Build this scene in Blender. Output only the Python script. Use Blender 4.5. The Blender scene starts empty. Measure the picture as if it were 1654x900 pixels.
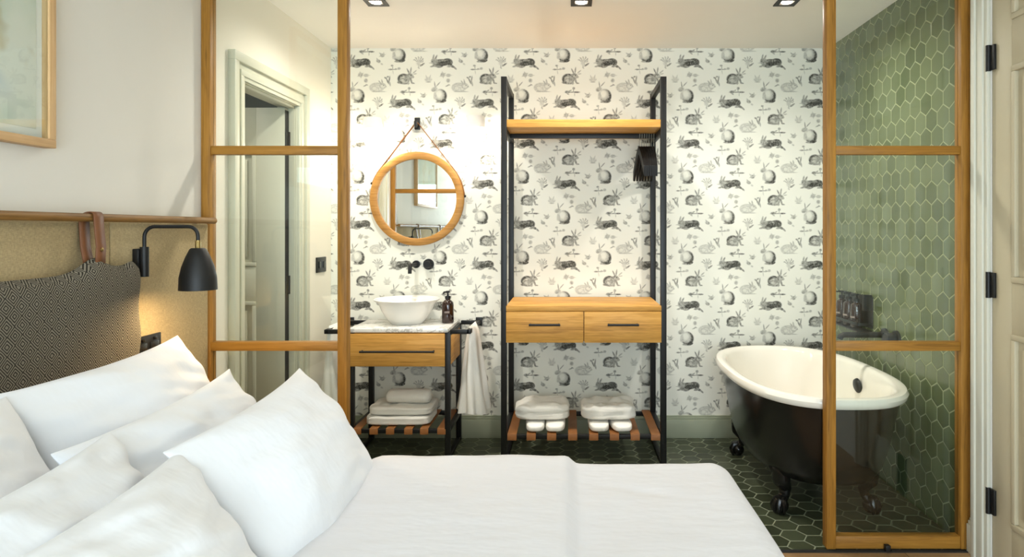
import bpy, bmesh, math, random
from mathutils import Vector, Matrix, noise
random.seed(7)
PI = math.pi
D = 4.2
CZ = 1.3
FPX = 1083.6
XL, XR = -1.49, 1.625
YB = D
PY = 2.713
H = 2.436
sc = bpy.context.scene
COL = sc.collection
ORG = {}

def at(px, py, Y):
    return Vector(((px - 919) * Y / FPX, Y, CZ - (py - 371) * Y / FPX))

def lin(c):
    if isinstance(c, str):
        c = c.lstrip('#'); c = [int(c[i:i+2], 16) / 255 for i in (0, 2, 4)]
    return tuple((v / 12.92 if v <= .04045 else ((v + .055) / 1.055) ** 2.4) for v in c) + (1.0,)

# ------------------------------------------------------------------ node helpers
class NT:
    def __init__(s, name):
        s.m = bpy.data.materials.new(name); s.m.use_nodes = True
        s.t = s.m.node_tree; s.n = s.t.nodes; s.l = s.t.links
        s.b = s.n['Principled BSDF']; s.out = s.n['Material Output']
    def new(s, t, **kw):
        n = s.n.new(t)
        for k, v in kw.items(): setattr(n, k, v)
        return n
    def set(s, sock, v):
        if isinstance(v, bpy.types.NodeSocket): s.l.new(v, sock)
        else: sock.default_value = v
    def math(s, op, a, b=0.0, c=0.0):
        n = s.new('ShaderNodeMath', operation=op)
        s.set(n.inputs[0], a); s.set(n.inputs[1], b); s.set(n.inputs[2], c)
        return n.outputs[0]
    def vec(s, op, a, b=(0, 0, 0), c=(0, 0, 0)):
        n = s.new('ShaderNodeVectorMath', operation=op)
        s.set(n.inputs[0], a); s.set(n.inputs[1], b); s.set(n.inputs[2], c)
        return n.outputs['Value'] if op in ('LENGTH', 'DOT_PRODUCT', 'DISTANCE') else n.outputs['Vector']
    def sep(s, v):
        n = s.new('ShaderNodeSeparateXYZ'); s.l.new(v, n.inputs[0]); return n.outputs
    def comb(s, x=0.0, y=0.0, z=0.0):
        n = s.new('ShaderNodeCombineXYZ')
        s.set(n.inputs[0], x); s.set(n.inputs[1], y); s.set(n.inputs[2], z); return n.outputs[0]
    def obj(s): return s.new('ShaderNodeTexCoord').outputs['Object']
    def mapping(s, v, loc=(0,0,0), rot=(0,0,0), scale=(1,1,1), kind='POINT'):
        n = s.new('ShaderNodeMapping', vector_type=kind)
        s.l.new(v, n.inputs[0])
        for i, q in ((1, loc), (2, rot), (3, scale)):
            if i in (1, 2, 3) and i < len(n.inputs): n.inputs[i].default_value = q
        return n.outputs[0]
    def noise(s, v, scale, detail=3.0, rough=.55):
        n = s.new('ShaderNodeTexNoise'); s.set(n.inputs['Vector'], v)
        n.inputs['Scale'].default_value = scale; n.inputs['Detail'].default_value = detail
        n.inputs['Roughness'].default_value = rough
        return n.outputs['Fac']
    def rng(s, v, a, b, c=0.0, d=1.0, smooth=False):
        n = s.new('ShaderNodeMapRange')
        if smooth: n.interpolation_type = 'SMOOTHSTEP'
        s.set(n.inputs[0], v); n.inputs[1].default_value = a; n.inputs[2].default_value = b
        n.inputs[3].default_value = c; n.inputs[4].default_value = d
        return n.outputs[0]
    def mixc(s, f, a, b):
        n = s.new('ShaderNodeMix', data_type='RGBA')
        s.set(n.inputs[0], f); s.set(n.inputs[6], a); s.set(n.inputs[7], b)
        return n.outputs[2]
    def mixf(s, f, a, b):
        n = s.new('ShaderNodeMix', data_type='FLOAT')
        s.set(n.inputs[0], f); s.set(n.inputs[2], a); s.set(n.inputs[3], b)
        return n.outputs[0]
    def ramp(s, f, stops):
        n = s.new('ShaderNodeValToRGB'); s.l.new(f, n.inputs[0])
        e = n.color_ramp.elements
        while len(e) < len(stops): e.new(.5)
        for i, (p, c) in enumerate(stops): e[i].position = p; e[i].color = lin(c)
        return n.outputs[0]
    def bump(s, h, strength=.3, dist=.002):
        n = s.new('ShaderNodeBump'); s.l.new(h, n.inputs['Height'])
        n.inputs['Strength'].default_value = strength; n.inputs['Distance'].default_value = dist
        s.l.new(n.outputs[0], s.b.inputs['Normal']); return n.outputs[0]
    def base(s, c): s.set(s.b.inputs['Base Color'], c)
    def p(s, rough=.5, metal=0.0, spec=.5, coat=0.0):
        s.b.inputs['Roughness'].default_value = rough; s.b.inputs['Metallic'].default_value = metal
        s.b.inputs['Specular IOR Level'].default_value = spec; s.b.inputs['Coat Weight'].default_value = coat

def paint(name, c, rough=.5, metal=0.0, spec=.5, bump=0.0, bscale=40, vary=.04, coat=0.0):
    t = NT(name); t.p(rough, metal, spec, coat)
    o = t.obj(); f = t.noise(o, 6, 3)
    a = lin(c); lo = tuple(v * (1 - vary) for v in a[:3]) + (1,); hi = tuple(min(1, v * (1 + vary)) for v in a[:3]) + (1,)
    t.base(t.mixc(f, lo, hi))
    if bump: t.bump(t.noise(o, bscale, 4), bump, .002)
    return t.m

def wood(name, cols, axis=0, rough=.5, scale=1.0):
    t = NT(name); t.p(rough, 0, .35)
    o = t.obj()
    rnd = t.new('ShaderNodeObjectInfo').outputs['Random']
    o = t.vec('ADD', o, t.comb(rnd, t.math('MULTIPLY', rnd, 3.7), t.math('MULTIPLY', rnd, 5.3)))
    s = [14 * scale] * 3; s[axis] = 1.1 * scale
    m = t.mapping(o, scale=s)
    big = t.noise(m, 1.6, 4, .6)
    m2 = t.mapping(o, scale=[v * 9 if i != axis else v * 2.2 for i, v in enumerate(s)])
    fine = t.noise(m2, 1.2, 3, .6)
    rings = t.math('FRACT', t.math('MULTIPLY', big, 7.0))
    ring = t.math('ABSOLUTE', t.math('SUBTRACT', rings, .5))
    f = t.math('ADD', t.math('MULTIPLY', big, .55), t.math('ADD', t.math('MULTIPLY', fine, .35), t.math('MULTIPLY', ring, .22)))
    t.base(t.ramp(f, [(.28, cols[0]), (.52, cols[1]), (.78, cols[2])]))
    t.bump(fine, .12, .001)
    return t.m

def hexnodes(t, a, b, w):
    """regular hexagons (flat to flat w along a); returns edge distance 0..0.5 and cell vector"""
    p = t.comb(t.math('DIVIDE', a, w), t.math('DIVIDE', b, w))
    R3 = math.sqrt(3)
    S, M = (1, R3, 1), (.5, R3 / 2, .5)
    ga = t.vec('WRAP', p, M, tuple(-v for v in M))
    gb = t.vec('WRAP', t.vec('SUBTRACT', p, (.5, R3 / 2, 0)), M, tuple(-v for v in M))
    sel = t.math('LESS_THAN', t.vec('LENGTH', ga), t.vec('LENGTH', gb))
    n = t.new('ShaderNodeMix', data_type='VECTOR')
    t.set(n.inputs[0], sel); t.l.new(gb, n.inputs[4]); t.l.new(ga, n.inputs[5])
    g = n.outputs[1]
    ab = t.vec('ABSOLUTE', g)
    d = t.math('MAXIMUM', t.sep(ab)[0], t.vec('DOT_PRODUCT', ab, (.5, R3 / 2, 0)))
    return t.math('SUBTRACT', .5, d), t.vec('SUBTRACT', p, g)

def hextile(name, ia, ib, w, tilecols, grout, rough, wobble):
    t = NT(name); t.p(rough, 0, .5)
    o = t.obj(); q = t.sep(o)
    e, cell = hexnodes(t, q[ia], q[ib], w)
    wn = t.new('ShaderNodeTexWhiteNoise', noise_dimensions='3D'); t.l.new(cell, wn.inputs['Vector'])
    cloud = t.noise(o, 9, 3)
    f = t.math('ADD', t.math('MULTIPLY', wn.outputs['Value'], .65), t.math('MULTIPLY', cloud, .35))
    tile = t.ramp(f, [(.12, tilecols[0]), (.5, tilecols[1]), (.88, tilecols[2])])
    gm = t.rng(e, .018, .032, 0, 1, True)
    t.base(t.mixc(gm, lin(grout), tile))
    t.set(t.b.inputs['Roughness'], t.mixf(gm, .8, rough))
    hgt = t.math('ADD', t.rng(e, .015, .07, 0, 1, True), t.math('MULTIPLY', t.noise(o, 26, 2), wobble))
    # each hand-set tile tilts a little
    t.bump(hgt, .35, .004)
    return t.m

def wallpaper():
    t = NT('toile_wallpaper'); t.p(.85, 0, .2)
    o = t.obj(); q = t.sep(o)
    K = 1 / 1658.6
    W, HH = .2575, .5065
    def wx(cx): return (1085 + cx / 6.4286 - 919) / 258
    def wz(cy): return CZ - (60 + cy / 6.4286 - 371) / 258
    # each motif: centre in source units, ellipses (dx, dy(up), rx, ry, rot deg, ink, softness)
    A = []
    hare = [(0,2,78,34,-3,.95,.35),(-24,-10,44,38,-6,1,.35),(48,12,50,32,6,.95,.35),(76,2,32,34,0,.9,.4),(14,22,40,9,4,.66,.7),(-34,14,22,14,0,.72,.7),
            (100,-36,32,13,-28,.75,.5),(134,-58,20,9,-45,.6,.6),(74,-38,26,10,10,.6,.6),
            (-78,10,38,34,0,.58,.55),(-98,30,14,10,0,.6,.6),(-104,14,5,5,0,.9,.6),(-92,58,9,28,-12,.5,.6),(-66,54,9,28,-28,.6,.6),
            (-62,-32,38,15,-4,.7,.5),(-104,-38,24,9,12,.55,.6),(-118,-4,22,4,0,.4,.6),(-30,-44,28,11,8,.6,.5)]
    A.append((180, 265, hare))
    egg = [(0,0,62,70,0,1,.25),(-14,12,52,58,0,.34,.5),(-22,22,34,38,0,.06,.8),(-58,0,16,40,8,.35,.7),(-30,-62,26,8,0,.6,.6),
           (-68,70,32,22,20,.42,.6),(-78,58,16,12,0,.55,.6),(-62,116,6,34,8,.55,.6),(-28,122,6,34,-42,.5,.6),(-70,-12,8,24,0,.3,.7),(36,-56,24,10,25,.9,.5)]
    A.append((165, 612, egg))
    cro = [(-22,-4,64,54,0,.95,.25),(-14,-12,50,40,0,.30,.5),(-34,-22,34,28,0,.62,.5),(-30,-24,24,18,0,.34,.6),(8,2,24,34,-20,.6,.7),(-62,-40,26,14,0,.7,.6),(-6,-52,44,8,0,.6,.6),
           (44,26,34,28,-10,.66,.5),(50,22,20,15,0,.4,.7),(54,32,6,6,0,.95,.6),(74,16,14,12,0,.5,.6),(26,74,8,34,26,.6,.5),(52,84,8,34,-8,.55,.6),(92,70,26,7,40,.4,.6),(96,48,20,6,10,.35,.6),
           (56,-22,10,34,18,.6,.6),(74,-48,20,7,-10,.6,.6),(28,-40,9,24,-6,.55,.6),(-2,20,34,8,-30,.55,.8)]
    A.append((655, 430, cro))
    lie = [(-16,-2,76,48,0,.42,.3),(-16,-2,62,38,0,.13,.5),(-44,-10,32,28,0,.34,.4),(-40,-12,22,18,0,.14,.6),(-72,-22,14,16,0,.30,.7),(-10,22,40,6,-8,.34,.7),(0,-14,7,26,16,.3,.7),
           (44,12,36,30,0,.40,.4),(46,10,24,19,0,.14,.6),(56,18,5,5,0,.85,.5),(78,6,9,8,0,.4,.6),(20,46,8,28,35,.42,.6),(40,54,8,30,12,.40,.6),(20,-46,60,5,0,.36,.7),(-40,-46,30,5,0,.4,.7),
           (96,62,8,34,25,.6,.6),(114,78,8,40,-10,.6,.6),(76,96,16,9,-30,.6,.6),(120,36,8,26,12,.45,.6),(98,108,13,9,20,.55,.6)]
    A.append((370, 520, lie))
    spr = []
    for ang, ln, ik in ((38,62,.5),(62,66,.45),(88,58,.4),(118,58,.42),(145,56,.42),(15,50,.4),(-50,42,.4),(-88,58,.4)):
        r = math.radians(ang)
        spr.append((math.cos(r)*ln*.55, math.sin(r)*ln*.55, ln*.5, 5, ang, ik, .6))
        spr.append((math.cos(r)*ln*.92, math.sin(r)*ln*.92, 13, 7, ang+40, ik*.9, .7))
    spr.append((38,-22,30,9,35,.65,.6)); spr.append((0,-5,22,24,0,.25,.9))
    A.append((360, 685, spr))
    A.append((525, 330, [(0,-6,52,5,2,.5,.6),(-30,-6,20,8,0,.6,.6),(-12,34,14,10,0,.55,.7),(-6,14,5,22,0,.4,.7),(60,4,16,13,0,.4,.7),(26,-2,12,9,30,.45,.7),(-2,-34,5,22,10,.25,.7)]))
    A.append((680, 568, [(-6,-4,76,5,2,.6,.6),(-56,-2,24,14,0,.7,.7),(44,-4,30,8,0,.75,.6),(10,36,14,14,0,.6,.7),(8,14,5,24,0,.45,.7),(-28,10,20,7,28,.5,.7),(20,-26,5,20,0,.3,.7),(-50,-22,16,7,-30,.45,.7)]))
    A.append((215, 425, [(-30,34,22,20,0,.62,.9),(-30,34,34,8,30,.4,.8),(-30,34,8,32,10,.4,.8),(28,28,24,16,0,.45,.9),(26,-26,18,20,0,.48,.9),(30,28,40,5,0,.3,.8),(20,-78,24,6,24,.55,.7),(36,-70,14,5,-30,.5,.7)]))
    A.append((35, 440, [(0,0,34,26,0,.22,.8),(-16,20,6,28,22,.3,.7),(16,22,6,28,-18,.28,.7),(0,-26,26,6,0,.4,.7),(-22,-8,18,6,-30,.3,.7),(24,-6,18,6,30,.28,.7)]))
    A.append((392, 220, [(20,30,20,18,0,.68,.8),(20,30,34,7,20,.4,.8),(4,44,22,7,-40,.4,.8),(34,46,6,18,0,.35,.8),(-20,-30,22,16,-20,.62,.8),(-28,-18,8,24,30,.4,.8),(14,-60,14,9,-30,.3,.8)]))
    ink = 0.0
    for mx, my, els in A:
        x_ = q[0] if isinstance(ink, float) else t.math('MULTIPLY_ADD', ink, 1e-7, q[0])   # draw one motif after another
        u0 = t.math('SUBTRACT', x_, wx(mx)); v0 = t.math('SUBTRACT', q[2], wz(my))
        col = t.math('ROUND', t.math('DIVIDE', u0, W))
        u = t.math('MULTIPLY_ADD', col, -W, u0)
        v = t.math('WRAP', t.math('MULTIPLY_ADD', col, HH / 2, v0), HH / 2, -HH / 2)
        loc = t.comb(t.math('DIVIDE', u, K), t.math('DIVIDE', v, K), 0.0)
        for dx, dy, rx, ry, rot, ik, soft in els:
            m = t.mapping(loc, (dx, dy, 0), (0, 0, math.radians(rot)), (rx, ry, 1), 'TEXTURE')
            msk = t.rng(t.vec('LENGTH', m), 1.0 + soft * .55, 1.0 - soft * .6, 0, 1, True)
            ink = t.mixf(msk, ink, ik)
    hatch = t.noise(t.mapping(o, rot=(0, .7, 0), scale=(1, 1, 3.0)), 150, 2, .7)
    broken = t.noise(o, 70, 2)
    g = t.math('MULTIPLY', t.rng(hatch, .32, .6, .55, 1.25), t.rng(broken, .3, .6, .75, 1.15))
    ink = t.math('MINIMUM', t.math('MULTIPLY', ink, g), .95)
    paper = lin('#f1f0e4')
    t.base(t.mixc(ink, paper, lin('#15160f')))
    return t.m

def glassmat():
    t = NT('clear_glass')
    t.n.remove(t.b)
    tr = t.new('ShaderNodeBsdfTransparent'); tr.inputs[0].default_value = (.965, .985, .975, 1)
    gl = t.new('ShaderNodeBsdfGlossy'); gl.inputs['Roughness'].default_value = .0; gl.inputs[0].default_value = (.9, .97, .95, 1)
    ge = t.new('ShaderNodeNewGeometry')
    c = t.math('ABSOLUTE', t.vec('DOT_PRODUCT', ge.outputs['Incoming'], ge.outputs['Normal']))
    fr = t.math('MULTIPLY_ADD', t.math('POWER', t.math('SUBTRACT', 1.0, c), 5.0), .95, .04)
    mx = t.new('ShaderNodeMixShader'); t.l.new(fr, mx.inputs[0])
    t.l.new(tr.outputs[0], mx.inputs[1]); t.l.new(gl.outputs[0], mx.inputs[2]); t.l.new(mx.outputs[0], t.out.inputs[0])
    return t.m

def emit(name, c, s):
    t = NT(name); t.base(lin(c)); t.b.inputs['Emission Color'].default_value = lin(c); t.b.inputs['Emission Strength'].default_value = s
    return t.m

def linen(name, c, sc_=260, contrast=.25, rough=.9):
    t = NT(name); t.p(rough, 0, .15)
    o = t.obj(); q = t.sep(o)
    n1 = t.noise(t.mapping(o, scale=(1, 1, 6)), sc_ / 3, 2); n2 = t.noise(t.mapping(o, scale=(1, 6, 1)), sc_ / 3, 2)
    f = t.math('MULTIPLY', t.math('ADD', n1, n2), .5)
    a = lin(c)
    t.base(t.mixc(t.rng(f, .35, .65), tuple(v * (1 - contrast) for v in a[:3]) + (1,), tuple(min(1, v * (1 + contrast)) for v in a[:3]) + (1,)))
    t.bump(f, .3, .001)
    return t.m

def diamond_weave():
    t = NT('diamond_weave_fabric'); t.p(.9, 0, .15)
    o = t.obj(); q = t.sep(o)
    wob = t.noise(o, 20, 2)
    P = .048
    def tri(x, off):
        return t.math('PINGPONG', t.math('ADD', t.math('ADD', x, off), t.math('MULTIPLY', wob, .006)), P / 2)
    s = t.math('ADD', t.math('MULTIPLY', tri(q[1], 10), 1.0), tri(q[2], 10))
    band = t.math('SINE', t.math('MULTIPLY', s, 2 * PI / .0085))
    f = t.rng(band, -.5, .5, 0, 1, True)
    grain = t.noise(o, 420, 2)
    c = t.mixc(f, lin('#2c2923'), lin('#8f8777'))
    t.base(t.mixc(t.math('MULTIPLY', grain, .4), c, lin('#3a3630')))
    t.bump(f, .4, .0015)
    return t.m

def marble():
    t = NT('white_marble'); t.p(.15, 0, .5)
    o = t.obj()
    d = t.noise(o, 5, 4); dist = t.vec('ADD', o, t.comb(t.math('MULTIPLY', d, .35), t.math('MULTIPLY', d, .25), 0.0))
    v = t.noise(dist, 7, 5, .6)
    vein = t.rng(t.math('ABSOLUTE', t.math('SUBTRACT', v, .5)), 0, .05, 1, 0, True)
    t.base(t.mixc(t.math('MULTIPLY', vein, .6), lin('#f1efe9'), lin('#8d8d88')))
    return t.m

def art():
    t = NT('blurred_flower_print'); t.p(.6, 0, .2)
    o = t.obj()
    n1 = t.noise(o, 3.0, 3); n2 = t.noise(t.vec('ADD', o, (5, 2, 1)), 5.5, 3); n3 = t.noise(t.vec('ADD', o, (1, 7, 3)), 4.0, 2)
    c = t.mixc(t.rng(n1, .38, .64, 0, 1, True), lin('#c9d2c3'), lin('#e6e4da'))
    c = t.mixc(t.math('MULTIPLY', t.rng(n2, .5, .68, 0, 1, True), .85), c, lin('#b79a52'))
    c = t.mixc(t.math('MULTIPLY', t.rng(n3, .55, .75, 0, 1, True), .8), c, lin('#b9c3cf'))
    t.base(c); return t.m

def plankfloor():
    t = NT('oak_plank_floor'); t.p(.45, 0, .4)
    o = t.obj()
    br = t.new('ShaderNodeTexBrick'); t.l.new(o, br.inputs['Vector'])
    br.inputs['Color1'].default_value = lin('#b08f68'); br.inputs['Color2'].default_value = lin('#94744f'); br.inputs['Mortar'].default_value = lin('#4c3826')
    br.inputs['Scale'].default_value = 1; br.inputs['Mortar Size'].default_value = .002; br.inputs['Brick Width'].default_value = .9; br.inputs['Row Height'].default_value = .12
    f = t.noise(t.mapping(o, scale=(3, 40, 1)), 1.5, 4)
    t.base(t.mixc(t.math('MULTIPLY', f, .5), br.outputs[0], lin('#6e5236')))
    return t.m

def terry(name, c):
    t = NT(name); t.p(.95, 0, .1)
    o = t.obj(); f = t.noise(o, 300, 2)
    a = lin(c); t.base(t.mixc(f, tuple(v * .9 for v in a[:3]) + (1,), a)); t.bump(f, .5, .003)
    return t.m

def cotton(name, c):
    t = NT(name); t.p(.8, 0, .15)
    t.b.inputs['Sheen Weight'].default_value = .15
    o = t.obj()
    f = t.noise(o, 14, 4, .5); t.base(t.mixc(f, lin(c), tuple(min(1, v * 1.03) for v in lin(c)[:3]) + (1,)))
    w = t.noise(t.mapping(o, scale=(1, 2.2, 1.4)), 7, 3, .5)
    t.bump(w, .25, .02)
    return t.m

M = dict(
    wall=paint('warm_white_wall', '#e1dcd2', .85, vary=.015, bump=.05, bscale=120),
    wallb=paint('bathroom_cream_wall', '#f0e9da', .8, vary=.015),
    ceil=paint('ceiling_cream', '#f8f3ea', .85, vary=.015),
    sage=paint('sage_gloss_trim', '#cbc9b4', .45, vary=.02),
    sage2=paint('sage_baseboard', '#a3a890', .5, vary=.02),
    doorp=paint('stone_door_paint', '#c2b79b', .5, vary=.02),
    casing=paint('pale_casing_paint', '#d5d3c4', .5, vary=.02),
    hall=paint('hall_grey_paint', '#7d8077', .8),
    paper=wallpaper(),
    hexw=hextile('sage_hexagon_wall_tile', 1, 2, .094, ('#515d3b', '#5e6a47', '#6d7854'), '#9fa57e', .16, .35),
    hexf=hextile('green_hexagon_floor_tile', 1, 0, .100, ('#363c2b', '#444a37', '#535a44'), '#959c83', .3, .3),
    oak_x=wood('golden_oak_across', ('#9c6a2a', '#cf9848', '#e3b065'), 0),
    oak_y=wood('golden_oak_deep', ('#9c6a2a', '#cf9848', '#e3b065'), 1),
    oak_z=wood('golden_oak_upright', ('#9c6a2a', '#cf9848', '#e3b065'), 2),
    frame_z=wood('honey_oak_upright', ('#6e4a17', '#9f6f29', '#bb873a'), 2),
    frame_x=wood('honey_oak_across', ('#6e4a17', '#9f6f29', '#bb873a'), 0),
    rail_y=wood('walnut_oak_rail', ('#60411c', '#8a6330', '#a37a42'), 1),
    mirror_oak=wood('mirror_oak', ('#8f5f27', '#b88541', '#cb9b58'), 0),
    pale_y=wood('pale_oak_frame', ('#b48a58', '#cfa877', '#dbb98c'), 1),
    pale_z=wood('pale_oak_frame_upright', ('#b48a58', '#cfa877', '#dbb98c'), 2),
    black=paint('black_metal', '#1b1b1b', .45, .3, .5, vary=.05),
    blackm=paint('matt_black_metal', '#161616', .5, .2, .5, vary=.05),
    blackgloss=paint('black_enamel', '#141311', .22, 0, .5, vary=.05),
    blackwood=paint('black_painted_wood', '#060606', .6, 0, .4),
    steel=paint('brushed_steel', '#b9b9b4', .3, 1.0),
    brass=paint('aged_brass', '#a8905c', .35, 1.0),
    enamel=paint('white_enamel', '#f1ece0', .12, 0, .5, vary=.01, coat=.3),
    ceramic=paint('white_ceramic', '#f1eee6', .15, 0, .5, vary=.01, coat=.3),
    leather=paint('tan_leather', '#8a5729', .5, 0, .4, .15, 90, .12),
    leatherd=paint('brown_leather', '#74482a', .5, 0, .4, .15, 90, .12),
    linen=linen('beige_linen', '#ab9873'),
    weave=diamond_weave(),
    marble=marble(), art=art(), floor=plankfloor(),
    cotton=cotton('white_cotton', '#e6e8ec'),
    cotton2=cotton('white_duvet_cotton', '#d6d6da'),
    terry=terry('white_terry', '#fbf8f0'),
    mount=paint('white_mount_card', '#eeeeea', .8),
    mirror=None, glass=glassmat(),
    amber=paint('amber_bottle', '#2a1510', .12, 0, .5, coat=.5),
    label=paint('pale_label', '#8b7f77', .6),
    bulb=emit('lamp_bulb', '#ffdca8', 240), opal=emit('opal_glass', '#fff3e0', 30),
    led=emit('downlight_lamp', '#fff2dc', 14),
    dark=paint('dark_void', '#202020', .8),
)
tm = NT('mirror_silver'); tm.p(.0, 1.0); tm.base(tm.mixc(tm.noise(tm.obj(), 3), (.93, .94, .93, 1), (.95, .95, .94, 1))); M['mirror'] = tm.m

# ------------------------------------------------------------------ mesh helpers
class MB:
    def __init__(s): s.bm = bmesh.new()
    def box(s, x0, x1, y0, y1, z0, z1, b=0.0, seg=2):
        r = bmesh.ops.create_cube(s.bm, size=1)
        vs = r['verts']
        for v in vs: v.co = Vector(((x0 + x1) / 2 + v.co.x * (x1 - x0), (y0 + y1) / 2 + v.co.y * (y1 - y0), (z0 + z1) / 2 + v.co.z * (z1 - z0)))
        if b:
            es = list({e for v in vs for e in v.link_edges})
            bmesh.ops.bevel(s.bm, geom=es, offset=b, segments=seg, profile=.5, affect='EDGES')
        return s
    def grid(s, nu, nv, f, cu=False, cv=False):
        g = [[s.bm.verts.new(f(i / (nu if cu else nu - 1), j / (nv if cv else nv - 1))) for j in range(nv)] for i in range(nu)]
        for i in range(nu if cu else nu - 1):
            for j in range(nv if cv else nv - 1):
                a, b, c, d = g[i][j], g[(i+1) % nu][j], g[(i+1) % nu][(j+1) % nv], g[i][(j+1) % nv]
                try: s.bm.faces.new((a, b, c, d))
                except ValueError: pass
        return g
    def cap(s, ring):
        try: s.bm.faces.new(ring)
        except ValueError: pass
    def tube(s, pts, r, seg=10, closed=False, flat=None):
        pts = [Vector(p) for p in pts]; n = len(pts)
        rs = r if isinstance(r, (list, tuple)) else [r] * n
        rings = []; up = None
        for i, p in enumerate(pts):
            if closed: d = (pts[(i+1) % n] - pts[i-1])
            else: d = (pts[min(i+1, n-1)] - pts[max(i-1, 0)])
            d.normalize()
            if up is None:
                up = Vector((0, 0, 1)) if abs(d.z) < .9 else Vector((0, 1, 0))
            a = d.cross(up)
            if a.length < 1e-5: a = d.orthogonal()
            a.normalize(); b = a.cross(d).normalized(); up = b
            fl = flat or (1, 1)
            rings.append([s.bm.verts.new(p + (a * math.cos(k * 2 * PI / seg) * fl[0] + b * math.sin(k * 2 * PI / seg) * fl[1]) * rs[i]) for k in range(seg)])
        m = n if closed else n - 1
        for i in range(m):
            A, B = rings[i], rings[(i+1) % n]
            for k in range(seg): s.bm.faces.new((A[k], A[(k+1) % seg], B[(k+1) % seg], B[k]))
        if not closed: s.cap(rings[0][::-1]); s.cap(rings[-1])
        return s
    def lathe(s, prof, c=(0,0,0), axis='Z', seg=40):
        c = Vector(c); rings = []
        for r, h in prof:
            ring = []
            for k in range(seg):
                a = 2 * PI * k / seg; x, y = r * math.cos(a), r * math.sin(a)
                o = Vector((x, y, h)) if axis == 'Z' else (Vector((x, h, y)) if axis == 'Y' else Vector((h, x, y)))
                ring.append(s.bm.verts.new(c + o))
            rings.append(ring)
        for A, B in zip(rings, rings[1:]):
            for k in range(seg): s.bm.faces.new((A[k], A[(k+1) % seg], B[(k+1) % seg], B[k]))
        if prof[0] != prof[-1]:
            s.cap(rings[0][::-1]); s.cap(rings[-1])
        else:
            pass
        return s
    def prism(s, poly, axis, a0, a1):
        def P(p, a):
            return {'X': (a, p[0], p[1]), 'Y': (p[0], a, p[1]), 'Z': (p[0], p[1], a)}[axis]
        A = [s.bm.verts.new(P(p, a0)) for p in poly]; B = [s.bm.verts.new(P(p, a1)) for p in poly]
        n = len(poly)
        for k in range(n): s.bm.faces.new((A[k], A[(k+1) % n], B[(k+1) % n], B[k]))
        s.cap(A[::-1]); s.cap(B); return s
    def xf(s, mat): bmesh.ops.transform(s.bm, matrix=mat, verts=s.bm.verts); return s
    def build(s, name, mat, parent=None, org=None, smooth=40, weld=False, subd=0, kind=None, label=None):
        bm = s.bm
        if weld: bmesh.ops.remove_doubles(bm, verts=bm.verts, dist=1e-5)
        bmesh.ops.recalc_face_normals(bm, faces=bm.faces)
        if parent is not None: o0 = ORG[parent.name]
        elif org is not None: o0 = Vector(org)
        else:
            xs = [v.co for v in bm.verts]
            o0 = Vector(((min(v.x for v in xs) + max(v.x for v in xs)) / 2, (min(v.y for v in xs) + max(v.y for v in xs)) / 2, min(v.z for v in xs)))
        bmesh.ops.translate(bm, verts=bm.verts, vec=-o0)
        me = bpy.data.meshes.new(name); bm.to_mesh(me); bm.free()
        me.materials.append(mat)
        if smooth:
            for p in me.polygons: p.use_smooth = True
            me.set_sharp_from_angle(angle=math.radians(smooth))
        o = bpy.data.objects.new(name, me); COL.objects.link(o)
        if parent is not None: o.parent = parent
        else: o.location = o0
        ORG[o.name] = o0
        if subd:
            md = o.modifiers.new('smooth', 'SUBSURF'); md.levels = subd; md.render_levels = subd
        if kind: o['kind'] = kind
        if label: o['label'] = label
        return o

def tag(o, label, cat, group=None):
    o['label'] = label; o['category'] = cat
    if group: o['group'] = group
    return o
def thing(name, label, cat, loc, group=None, kind=None):
    o = bpy.data.objects.new(name, None); COL.objects.link(o); o.location = loc; o.empty_display_size = .05
    ORG[o.name] = Vector(loc)
    if kind: o['kind'] = kind; o['label'] = label; o['category'] = cat
    else: tag(o, label, cat, group)
    return o
def dup(root, loc, rot, label):
    r = root.copy(); COL.objects.link(r); r.location = loc
    if rot is not None: r.rotation_euler = rot
    r['label'] = label
    for ch in list(root.children):
        c = ch.copy(); COL.objects.link(c); c.parent = r
        for g in list(ch.children):
            d = g.copy(); COL.objects.link(d); d.parent = c
    return r
def box(name, mat, *a, parent=None, b=0.0, **kw):
    return MB().box(*a, b).build(name, mat, parent, **kw)
Z0 = (0, 0, 0)
def struct(o, label=None, cat=None):
    o['kind'] = 'structure'
    if label: o['label'] = label
    if cat: o['category'] = cat
    return o

# ------------------------------------------------------------------ the room shell
YF = -2.0           # wall behind the camera
T = .1
struct(box('floor', M['floor'], XL - .1, XR + .1, YF - .1, PY, -.1, 0, org=Z0), 'pale oak plank floor of the bedroom', 'floor')
struct(box('floor_bathroom', M['hexf'], XL - .1, XR + .1, PY, YB + .1, -.1, 0, org=Z0), 'dark green hexagon tiled bathroom floor', 'floor')
struct(box('ceiling', M['ceil'], XL - .1, XR + .1, YF - .1, YB + .1, H, H + .1, org=Z0), 'plain cream ceiling above the bathroom', 'ceiling')
struct(box('wall_back', M['paper'], XL - .1, XR + .1, YB, YB + .1, 0, H, org=Z0), 'back wall papered with black rabbits and sprigs on white', 'wall')
# right wall, tiled in the bathroom, door opening in the bedroom
DR0, DR1, DRH = 1.80, 2.585, 2.31
m = MB(); m.box(XR, XR + T, PY + .012, YB, 0, H)
struct(m.build('wall_right', M['hexw'], org=Z0), 'side wall of sage green hexagon tiles with pale grout', 'wall')
m = MB(); m.box(XR, XR + T, DR1, PY + .012, 0, H); m.box(XR, XR + T, YF, DR0, 0, H); m.box(XR, XR + T, DR0, DR1, DRH, H)
struct(m.build('wall_right_bedroom', M['wall'], org=Z0), 'plain bedroom wall around the stone coloured door', 'wall')
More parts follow.
